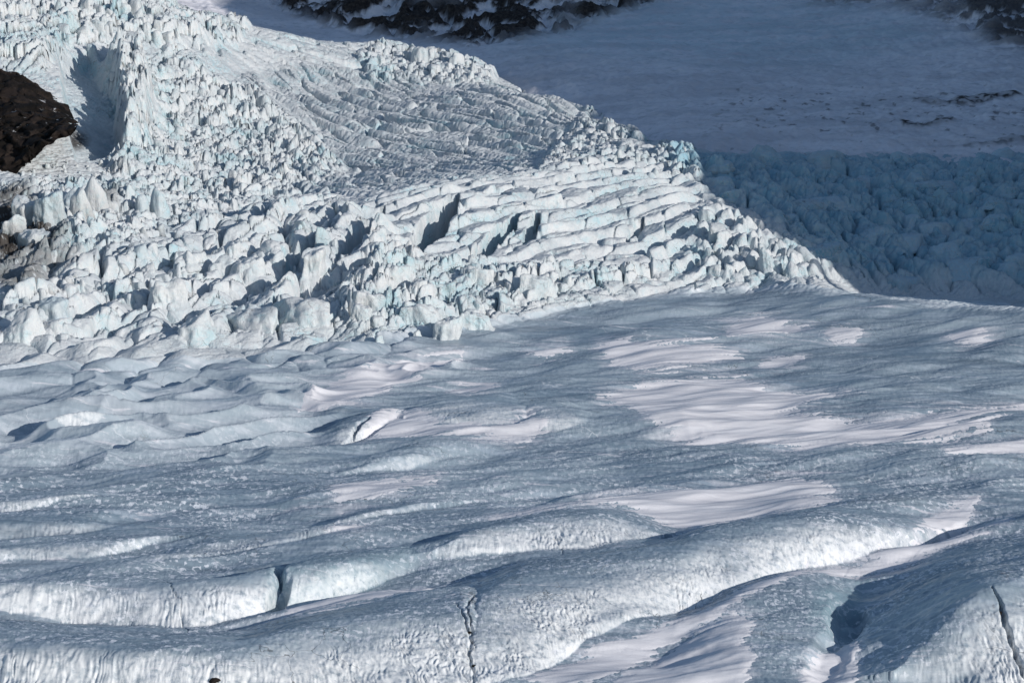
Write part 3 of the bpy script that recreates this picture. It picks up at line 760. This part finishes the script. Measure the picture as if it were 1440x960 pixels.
rockm = np.clip(crag * sstep(.44, .60, rk + .25 * fbm(X2 / 7, Y2 / 7, 310, 3)) * sstep(-.75, .15, fbm(X2 / 40, Y2 / 60, 315, 3) + .3), 0, 1)
rockm = np.clip(np.maximum(np.maximum(rockm, ledge * (.4 + .6 * sstep(-.2, .3, fbm(X2 / 3, Y2 / 5, 330, 2)))), specks), 0, 1)
Z2 = Z2 + ledge * .8
dome = m2([(700, 70), (800, 40), (940, -10), (1200, 5), (1290, 30), (1340, 60), (1180, 95), (1000, 90), (850, 80)], 30)
keep = np.ones((Z2.shape[0] - 1, Z2.shape[1] - 1), bool)
link('mountain', grid_mesh('mountain', X2, Y2, Z2, keep, [M_mtn], {'rock': rockm, 'blue': dome * .4}), 'structure')

# ------------------------------------------------------------------ the ridge on the right whose shadow falls on the upper valley
B = []      # shadow edge on the ground: photo pixel and distance
for px, py, dd in ((1700, 448, 560), (1440, 430, 590), (1300, 420, 598), (1165, 388, 606), (1085, 348, 632), (1030, 322, 652), (985, 302, 668), (945, 280, 690), (905, 264, 710),
                   (905, 240, 750), (890, 214, 780), (875, 203, 808), (850, 185, 840), (830, 150, 900), (760, 118, 960), (712, 98, 990)):
    B.append(at_d(px, py, dd))
B = np.array(B)
e = np.array([SH[1] * -1, SH[0]])          # across the sun's direction
s_ = B[:, :2] @ e; a_ = B[:, :2] @ SH; z_ = B[:, 2]
order = np.argsort(s_); s_, a_, z_ = s_[order], a_[order], z_[order]
s_ = np.concatenate([[s_[0] - 60, s_[0] - 8], s_, [775, 800, 900, 1100]])
a_ = np.concatenate([[a_[0], a_[0]], a_, [-720, -900, -1000, -1150]])
z_ = np.concatenate([[-400, -60], z_, [z_[-1], z_[-1] + 4, z_[-1] + 10, z_[-1] + 20]])
base_a = -.40 * s_ + 150                     # where the crest stands, outside the picture
hz = z_ + (base_a - a_) * math.tan(SUN_EL)   # height of each grazing ray there
hz = np.maximum(hz, -20)
ns = 640; ss = np.linspace(s_[0], s_[-1], ns)
aa = np.interp(ss, s_, base_a); hh = np.interp(ss, s_, hz) + (fbm(ss / 22, ss * 0 + 3.3, 370, 4, .6) * 6.0) * ((ss > 518) & (ss < 770))
prof = np.array([-75, -55, -38, -24, -12, -5, 0, 6, 20, 60, 130, 220]); dro = np.array([1.2, .8, .5, .3, .13, .045, 0, .06, .15, .4, .75, 1.2])
CR = ridged(ss[:, None] / 45 + 0 * prof[None], prof[None] / 60 + 0 * ss[:, None], 360, 4, .6) - .6
co = []
for i in range(ns):
    for p_, dr in zip(prof, dro):
        g = SH * (aa[i] + p_) + e * ss[i]
        zz = hh[i] - (hh[i] + 25) * dr
        zz += 26 * min(dr, .5) * float(CR[i, prof.tolist().index(p_)])
        co.append((g[0], g[1], zz))
k_ = len(prof)
ii = np.arange(ns * k_).reshape(ns, k_)
q = np.stack([ii[:-1, :-1], ii[1:, :-1], ii[1:, 1:], ii[:-1, 1:]], -1).reshape(-1, 4)
co = np.array(co)
link('mountain', mesh_from('mountain_side', co, q, [M_mtn], {'rock': np.clip(fbm(co[:, 0] / 20, co[:, 1] / 20, 350, 3) + .5, 0, 1), 'blue': np.zeros(len(co))}), 'structure')
print('mountain', time.time() - T0)

# ------------------------------------------------------------------ placing things on the ground
def locate(px, py):
    """first point of the ground seen along a photo pixel"""
    dx, dy, dz = rays(px, py)
    c = int(round(float((dx / dy - A[0]) / (A[1] - A[0])))); c = min(max(c, 0), NC - 1)
    zl = CAMZ + float(dz / dy) * D
    hit = np.where(ZB[:, c] >= zl)[0]
    r = int(hit[0]) if len(hit) else NR - 1
    return float(X[r, c]), float(Y[r, c]), float(ZB[r, c])
# local mean of the built surface, for seating blocks
def blur(a, n):
    k = np.ones(n, f32) / n
    for ax in (0, 1):
        c = np.cumsum(np.concatenate([np.zeros_like(np.take(a, [0], ax)), a], ax), ax, dtype=np.float64)
        L = a.shape[ax]
        lo = np.clip(np.arange(L) - n // 2, 0, L); hi = np.clip(np.arange(L) + n // 2 + 1, 0, L)
        a = ((np.take(c, hi, ax) - np.take(c, lo, ax)) / (hi - lo).reshape((-1, 1) if ax == 0 else (1, -1))).astype(f32)
    return a
ZB = blur(ZT, 15)

ICO = {}
for s in (3, 4, 5):
    bm = bmesh.new(); bmesh.ops.create_icosphere(bm, subdivisions=s, radius=1)
    ICO[s] = (np.array([v.co[:] for v in bm.verts], f32), np.array([[v.index for v in f.verts] for f in bm.faces], np.int32)); bm.free()
def ice_block(wd, dp, ht, seed, style='block', sub=4):
    """an angular ice tower: intersection of slanted planes, edges rounded, surface fluted"""
    r = np.random.default_rng(seed)
    n, fcs = ICO[sub]
    pl = []
    if style == 'fin':
        p, k, tilt = 14, 6, .22
    elif style == 'round':
        p, k, tilt = 7, 6, .30
    elif style == 'slab':
        p, k, tilt = 13, 5, .4
    else:
        p, k, tilt = 18, 6, .32
    a0 = r.random() * 6.28
    for i in range(k):
        a = a0 + i * 6.283 / k + r.normal() * .22
        v = np.array([math.cos(a), math.sin(a), r.normal() * tilt * .5 + tilt * .5]); pl.append((v / np.linalg.norm(v), .72 + .3 * r.random()))
    for i in range(2 if style != 'round' else 3):
        v = np.array([r.normal() * tilt * 1.3, r.normal() * tilt * 1.3, 1]); pl.append((v / np.linalg.norm(v), .8 + .3 * r.random()))
    pl.append((np.array([0, 0, -1.]), 1.0))
    acc = 0
    for v, hgt in pl:
        acc = acc + np.maximum(n @ v.astype(f32), 0) ** p / hgt ** p
    rad = np.minimum(acc ** (-1 / p), 2.2)
    P = n * rad[:, None]
    P = P * np.array([wd / 2, dp / 2, ht / 2], f32)
    sc_ = max(min(wd, dp, ht), .5)
    q = (P / sc_).astype(f32)
    s0 = (seed * 7) % 90
    am = {'round': .10, 'slab': .12, 'fin': .16}.get(style, .14)
    fl = perlin3(q * np.array([3.2, 3.2, .7], f32) + seed % 50, 1) * am * .7          # vertical flutes
    lump = perlin3(q * 1.3 + seed % 37, 2) * am * .9
    fine = (.3 - np.abs(perlin3(q * np.array([3.6, 3.6, 1.6], f32) + seed % 23, 3))) * am * .8 + perlin3(q * 9 + seed % 19, 4) * am * .2
    P = P + n * ((fl + lump + fine) * sc_)[:, None]
    return P, fcs
BLOCKN = 0
def block(px, py, wpx, hpx, yaw=0, dr=1.0, style='block', label=None, group=None, name='serac', m=None, sub=None, sink=.35, dirt=0.0, cat='serac', shift=0.0):
    """a block whose foot is at the photo point, wpx/hpx its size in photo pixels at that distance"""
    global BLOCKN
    BLOCKN += 1
    x, y, z = locate(px, py)
    sc_ = y / F
    wd = wpx * sc_; ht = hpx * sc_ / (1 - sink) * 1.05
    dp = wd * dr
    sub = sub or (5 if wpx > 38 else 4 if wpx > 19 else 3)
    P, fcs = ice_block(wd, dp, ht, 1000 + BLOCKN * 13, style, sub)
    low = P[:, 2] < -ht * .1
    P[low, :2] *= 1.12
    zt = P[:, 2]
    at = {'blue': np.full(len(P), .62 if label and m is None and ('turquoise' in label or ' blue' in label) else .12 + .25 * random.random()), 'dirt': np.clip(dirt * (1.15 - (zt - zt.min()) / max(np.ptp(zt), .1) * 1.25), 0, 1) if dirt else np.zeros(len(P))}
    me = mesh_from(name, P, fcs, [m or M_block], at, smooth=style == 'round')
    o = link(name, me, None, label, cat, group)
    o.location = (x, y + dp * .25 + shift, z + ht * (.5 - sink))
    o.rotation_euler = (random.gauss(0, .05), random.gauss(0, .05), math.radians(yaw))
    return o

# prominent blocks, each told apart
#  px, py(foot), w, h, yaw, depth ratio, style, label
BIG = [
 (40, 318, 48, 56, 20, .7, 'block', 'slanted ice cliff block above the dark dirty rock at the left edge', .8),
 (70, 312, 48, 66, -10, .7, 'block', 'tall smooth blue-grey ice block in the wall above the dirty rock', .35),
 (97, 300, 26, 46, 15, .8, 'block', 'narrow blue ice pillar between two larger blocks of the dirty ice wall', .2),
 (84, 306, 15, 24, 15, .9, 'round', 'small egg-shaped white ice lump set in the dirty ice wall', 0),
 (112, 308, 34, 58, 0, .7, 'block', 'pale cracked ice tower with streaks of dirt down its side', .6),
 (136, 302, 36, 58, 12, .7, 'slab', 'bright white ice block ending the dirty ice wall on the right', .4),
 (14, 336, 40, 40, 0, .9, 'block', 'dark dirt-stained ice block at the left edge over the rock hollow', 1.0),
 (48, 348, 46, 40, 8, .9, 'block', 'ragged dirty ice block hanging over the dark rock hollow', 1.0),
 (200, 300, 26, 36, 10, .9, 'round', 'shaded blue ice block with a rounded top right of the ice wall', 0),
 (222, 306, 28, 44, -12, .9, 'round', 'stout pale ice tower close right of the shaded blue block', 0),
 (196, 366, 34, 32, 0, .8, 'round', 'large rounded blue-grey ice block above the sunlit front slabs', 0),
 (226, 362, 24, 24, 10, .8, 'round', 'squat grey ice block right of the large rounded blue-grey one', 0),
 (312, 395, 44, 44, 20, .7, 'block', 'bright cream ice block with a sheer shaded left side above the front slabs', 0),
 (345, 388, 44, 34, 10, .8, 'block', 'flat-topped bright ice block directly right of the cream one', 0),
 (440, 390, 46, 66, 55, .6, 'fin', 'tall bright ice fin left of the deepest crevasse, casting a wide shadow', 0),
 (455, 350, 30, 46, 50, .6, 'fin', 'jagged white ice tower with pointed top behind the tall bright fin', 0),
 (275, 480, 60, 52, 30, .9, 'slab', 'smooth grey dome of ice at the very front of the icefall on the left', 0),
 (350, 465, 60, 40, 58, 1.8, 'slab', 'long pale ice slab sloping up to the right in the front row', 0),
 (420, 455, 62, 56, 60, 1.7, 'slab', 'longest sloping ice slab of the front row, lit along its top', 0),
 (232, 430, 52, 48, 35, 1.0, 'block', 'wedge-shaped bright ice block in the second row, front left', 0),
 (70, 445, 52, 38, 10, .8, 'block', 'pale turquoise ice block glowing among white ones near the left edge', 0),
 (30, 480, 60, 36, 10, .7, 'slab', 'broad smooth white ice hump at the left edge of the front row', 0),
 (560, 410, 56, 56, 15, .6, 'block', 'broad white ice wall directly left of the deepest crevasse', 0),
 (520, 435, 50, 40, 20, .6, 'block', 'cream ice block with brown grit low on its face, left of the broad white wall', .15),
 (505, 455, 40, 44, 10, .7, 'block', 'angular grit-stained ice block low on the front edge, left of centre', .2),
 (590, 455, 70, 40, 12, .5, 'block', 'broad flat ice face at the front edge below the deepest crevasse', 0),
 (625, 418, 36, 34, 0, .7, 'fin', 'narrow ice fin at the mouth of the deepest crevasse', 0),
 (672, 410, 46, 40, 15, .6, 'block', 'square pale ice block right of the fin at the crevasse mouth', 0),
 (625, 478, 46, 46, 20, .7, 'block', 'squat ice block with a shaded left side at the front edge', 0),
 (665, 462, 60, 38, 10, .5, 'block', 'low wide ice face just right of the squat shaded block', 0),
 (755, 418, 70, 44, 40, .45, 'block', 'upright ice face standing in front of the stepped ridges', 0),
 (1010, 340, 34, 30, 40, .7, 'block', 'square white ice tower on the edge of the mountain shadow', 0),
 (590, 90, 24, 28, 10, .9, 'fin', 'tallest pointed ice tower of the skyline cluster', 0),
 (642, 92, 22, 24, 0, .9, 'round', 'rounded fluted ice tower at the right of the skyline cluster', 0),
 (612, 105, 20, 20, 0, .9, 'round', 'domed ice tower at the front of the skyline cluster', 0),
 (130, 80, 20, 26, 0, .8, 'block', 'small blue ice cube under the skyline fins, above the shaded snow hollow', 0),
 (160, 84, 20, 30, 20, .8, 'fin', 'leaning white ice blade right of the blue ice cube', 0),
 (1262, 404, 40, 24, 0, .8, 'round', 'rounded dark blue ice lump at the foot of the shaded icefall', 0),
 (1330, 372, 66, 36, -40, .6, 'round', 'largest smooth turquoise block in the shaded icefall on the right', 0),
 (1420, 392, 44, 30, -10, .8, 'round', 'dark blue rounded block at the right edge near the ice lobe', 0),
]
for px, py, wd, hh_, yaw, dr, st, lab, dt in BIG:
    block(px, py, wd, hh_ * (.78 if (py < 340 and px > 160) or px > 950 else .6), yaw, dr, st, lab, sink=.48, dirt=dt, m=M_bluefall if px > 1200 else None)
def inside(px, py, poly):
    c = False
    for i in range(len(poly)):
        (x0, y0), (x1, y1) = poly[i - 1], poly[i]
        if (y0 > py) != (y1 > py) and px < x0 + (py - y0) * (x1 - x0) / (y1 - y0): c = not c
    return c
def scatter(poly, n, w0, w1, asp, yaw, dyaw, dr, styles, label, group, m=None, dirt=0, gap=.7, name='serac', cat='serac', sink=.4):
    xs = [p[0] for p in poly]; ys = [p[1] for p in poly]
    done = []; tries = 0
    while len(done) < n and tries < n * 60:
        tries += 1
        px = random.uniform(min(xs), max(xs)); py = random.uniform(min(ys), max(ys))
        if not inside(px, py, poly): continue
        wd = w0 + (w1 - w0) * random.random() ** 1.8
        if any(abs(px - a) < (wd + c) * .5 * gap and abs(py - b) < (wd + c) * .32 * gap for a, b, c in done): continue
        done.append((px, py, wd))
    done.sort(key=lambda t: t[1])
    for px, py, wd in done:
        block(px, py, wd, wd * random.uniform(*asp), yaw + random.gauss(0, dyaw), random.uniform(*dr), random.choice(styles), label, group, name, m, dirt=dirt * random.random(), cat=cat, sink=sink)
scatter([(0, 58), (0, 14), (100, 12), (200, 14), (270, 40), (320, 58), (200, 64), (100, 62)], 40, 7, 13, (1.1, 1.9), 62, 12, (.8, 2.4), ['fin', 'fin', 'block'],
        'slender white ice fin in the upright row along the top left skyline', 'ice fins on the top left skyline')
scatter([(520, 116), (512, 90), (545, 74), (655, 82), (690, 104), (690, 120), (600, 116)], 30, 6, 13, (.8, 1.3), 20, 30, (.7, 1.1), ['round', 'fin', 'block'],
        'small white ice tower in the clustered knot below the dark crags', 'ice towers in the skyline cluster')
scatter([(158, 110), (172, 100), (190, 150), (196, 228), (178, 230), (172, 170)], 14, 9, 16, (.7, 1.2), 10, 30, (.6, 1.1), ['block', 'slab'],
        'angular ice block on the brink above the shaded snow hollow', 'blocks on the brink of the snow hollow')
scatter([(170, 250), (175, 130), (250, 90), (330, 130), (400, 190), (440, 240), (350, 270), (250, 320), (180, 300)], 46, 8, 18, (.5, .9), 20, 40, (.6, 1.4), ['block', 'block', 'slab'],
        'jumbled pale ice block on the broken slope right of the snow hollow', 'jumbled blocks of the upper left icefall')
scatter([(110, 430), (120, 385), (200, 385), (300, 340), (420, 300), (470, 310), (400, 370), (280, 400), (150, 440)], 30, 10, 24, (.4, .75), 50, 20, (.8, 1.8), ['block', 'slab', 'slab'],
        'sunlit angular ice block in the band above the long front slabs', 'ice blocks above the front slabs')
scatter([(480, 480), (500, 410), (620, 400), (800, 400), (860, 415), (700, 445), (560, 484)], 16, 12, 26, (.55, .9), 20, 25, (.5, .9), ['block', 'fin'],
        'sharp-edged white ice block along the broken lip below the stepped ridges', 'ice blocks on the broken lip')
scatter([(800, 205), (850, 175), (910, 205), (970, 214), (985, 262), (900, 250)], 24, 8, 17, (.5, .9), -20, 30, (.6, 1.2), ['round', 'block'],
        'knobbly ice block at the upper right edge of the sunlit swell', 'ice blocks at the edge of the mountain shadow')
scatter([(990, 300), (1050, 325), (1110, 355), (1160, 388), (1100, 398), (1000, 392)], 16, 14, 28, (.5, .9), -35, 20, (.7, 1.4), ['round', 'slab'],
        'rounded cone of ice at the right tip of the sunlit swell', 'ice cones at the tip of the swell')
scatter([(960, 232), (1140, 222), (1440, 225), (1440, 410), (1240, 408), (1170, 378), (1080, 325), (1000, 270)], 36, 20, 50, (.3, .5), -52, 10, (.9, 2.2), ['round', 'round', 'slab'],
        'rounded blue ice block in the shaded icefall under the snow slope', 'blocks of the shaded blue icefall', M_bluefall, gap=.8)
scatter([(20, 245), (80, 228), (150, 232), (165, 255), (100, 262), (30, 262)], 28, 4, 8, (.6, .9), 0, 60, (.7, 1.2), ['block'],
        'small ice chunk strewn on the snow ledge above the dirty ice wall', 'ice rubble on the ledge', dirt=.3, name='ice_chunk', cat='ice chunk', gap=1)
scatter([(0, 430), (0, 385), (60, 370), (160, 320), (240, 330), (170, 390), (90, 430)], 30, 7, 15, (.7, 1.0), 0, 60, (.7, 1.2), ['block', 'round'],
        'small grey ice chunk in the dirty rubble below the ice wall', 'ice rubble below the ice wall', dirt=.6, name='ice_chunk', cat='ice chunk', gap=1)

# ------------------------------------------------------------------ black rock on the left
def rock(name, outline, d0, d1, bulge, label, seed, base=3.0):
    """a rounded crag: its skyline drawn as photo points, real depth from d0 (foot) to d1 (top)"""
    us = np.array([p[0] for p in outline], float); tops = np.array([p[1] for p in outline], float); bots = np.array([p[2] for p in outline], float)
    nu, nv = 150, 130
    u = np.linspace(us[0], us[-1], nu); tp = np.interp(u, us, tops); bt = np.interp(u, us, bots)
    co = np.zeros((nv, nu, 3))
    for j in range(nv):
        t = j / (nv - 1)
        if t < .72:
            tt = t / .72
            py = bt + (tp - bt) * tt
            dd = d0 + (d1 - d0) * (tt ** 1.3) - bulge * math.sin(math.pi * tt)
            x, y, z = at_d(u, py, dd)
        else:                                   # the back, falling away behind the skyline
            tt = (t - .72) / .28
            x, y, z = at_d(u, tp, d1)
            x = x * (1 + tt * .02); y = y + 45 * tt; z = z - 30 * tt ** 1.5
        co[j, :, 0] = x; co[j, :, 1] = y; co[j, :, 2] = z
    q = co.reshape(-1, 3).astype(f32)
    n = ridged(q[:, 0] / 9, q[:, 2] / 6 + q[:, 1] / 14, seed, 4, .6) - .55
    n2 = perlin3(q / 3.0, 5) * .5 + perlin3(q / 1.2, 6) * .3
    ed = np.minimum(np.linspace(0, 1, nu) * 8, 1)[None].repeat(nv, 0).ravel()
    q[:, 0] += perlin3(q / 6.0, 9) * 2.4 + perlin3(q / 2.2, 10) * 1.0
    q[:, 1] -= n * 5 + n2 * 1.2
    q[:, 2] += n * 1.2 + n2 * .8 + perlin3(q / 5.0, 11) * 1.5
    ii = np.arange(nu * nv).reshape(nv, nu)
    qd = np.stack([ii[:-1, :-1], ii[:-1, 1:], ii[1:, 1:], ii[1:, :-1]], -1).reshape(-1, 4)
    link(name, mesh_from(name, q, qd, [M_rock], {}), None, label, 'rock')
rock('rock_outcrop', [(-150, 60, 300), (-60, 80, 275), (0, 97, 252), (20, 101, 242), (45, 113, 225), (62, 128, 208), (80, 142, 196), (96, 156, 186), (106, 168, 176)], 660, 735, 6,
     'black rock outcrop rising out of the ice at the left edge', 400)
rock('rock_outcrop', [(-150, 300, 400), (-40, 312, 395), (0, 322, 388), (14, 338, 382), (24, 356, 378), (30, 368, 374)], 585, 612, 3,
     'small dark rock hollow under the dirty ice wall at the left edge', 420)

def stone(px, py, wpx, label, seed):
    x, y, z = locate(px, py); s = y / F * wpx
    P, fcs = ice_block(s, s * .8, s * .7, seed, 'block', 3)
    o = link('rock', mesh_from('rock', P, fcs, [M_rock], {}, smooth=False), None, label, 'rock'); o.location = (x, y, z + s * .05); o.scale = (1, .9, .6)
stone(302, 957, 16, 'dark stone lying on the bottom edge of the near ice face', 801)
stone(660, 889, 7, 'dark stone caught in the upper part of the notch between two ice faces', 802)
stone(666, 937, 6, 'dark stone low in the notch between two ice faces', 803)
stone(1404, 862, 10, 'dark stone wedged in the crack of the near right ice face', 804)
print('done', time.time() - T0, 'blocks', BLOCKN)
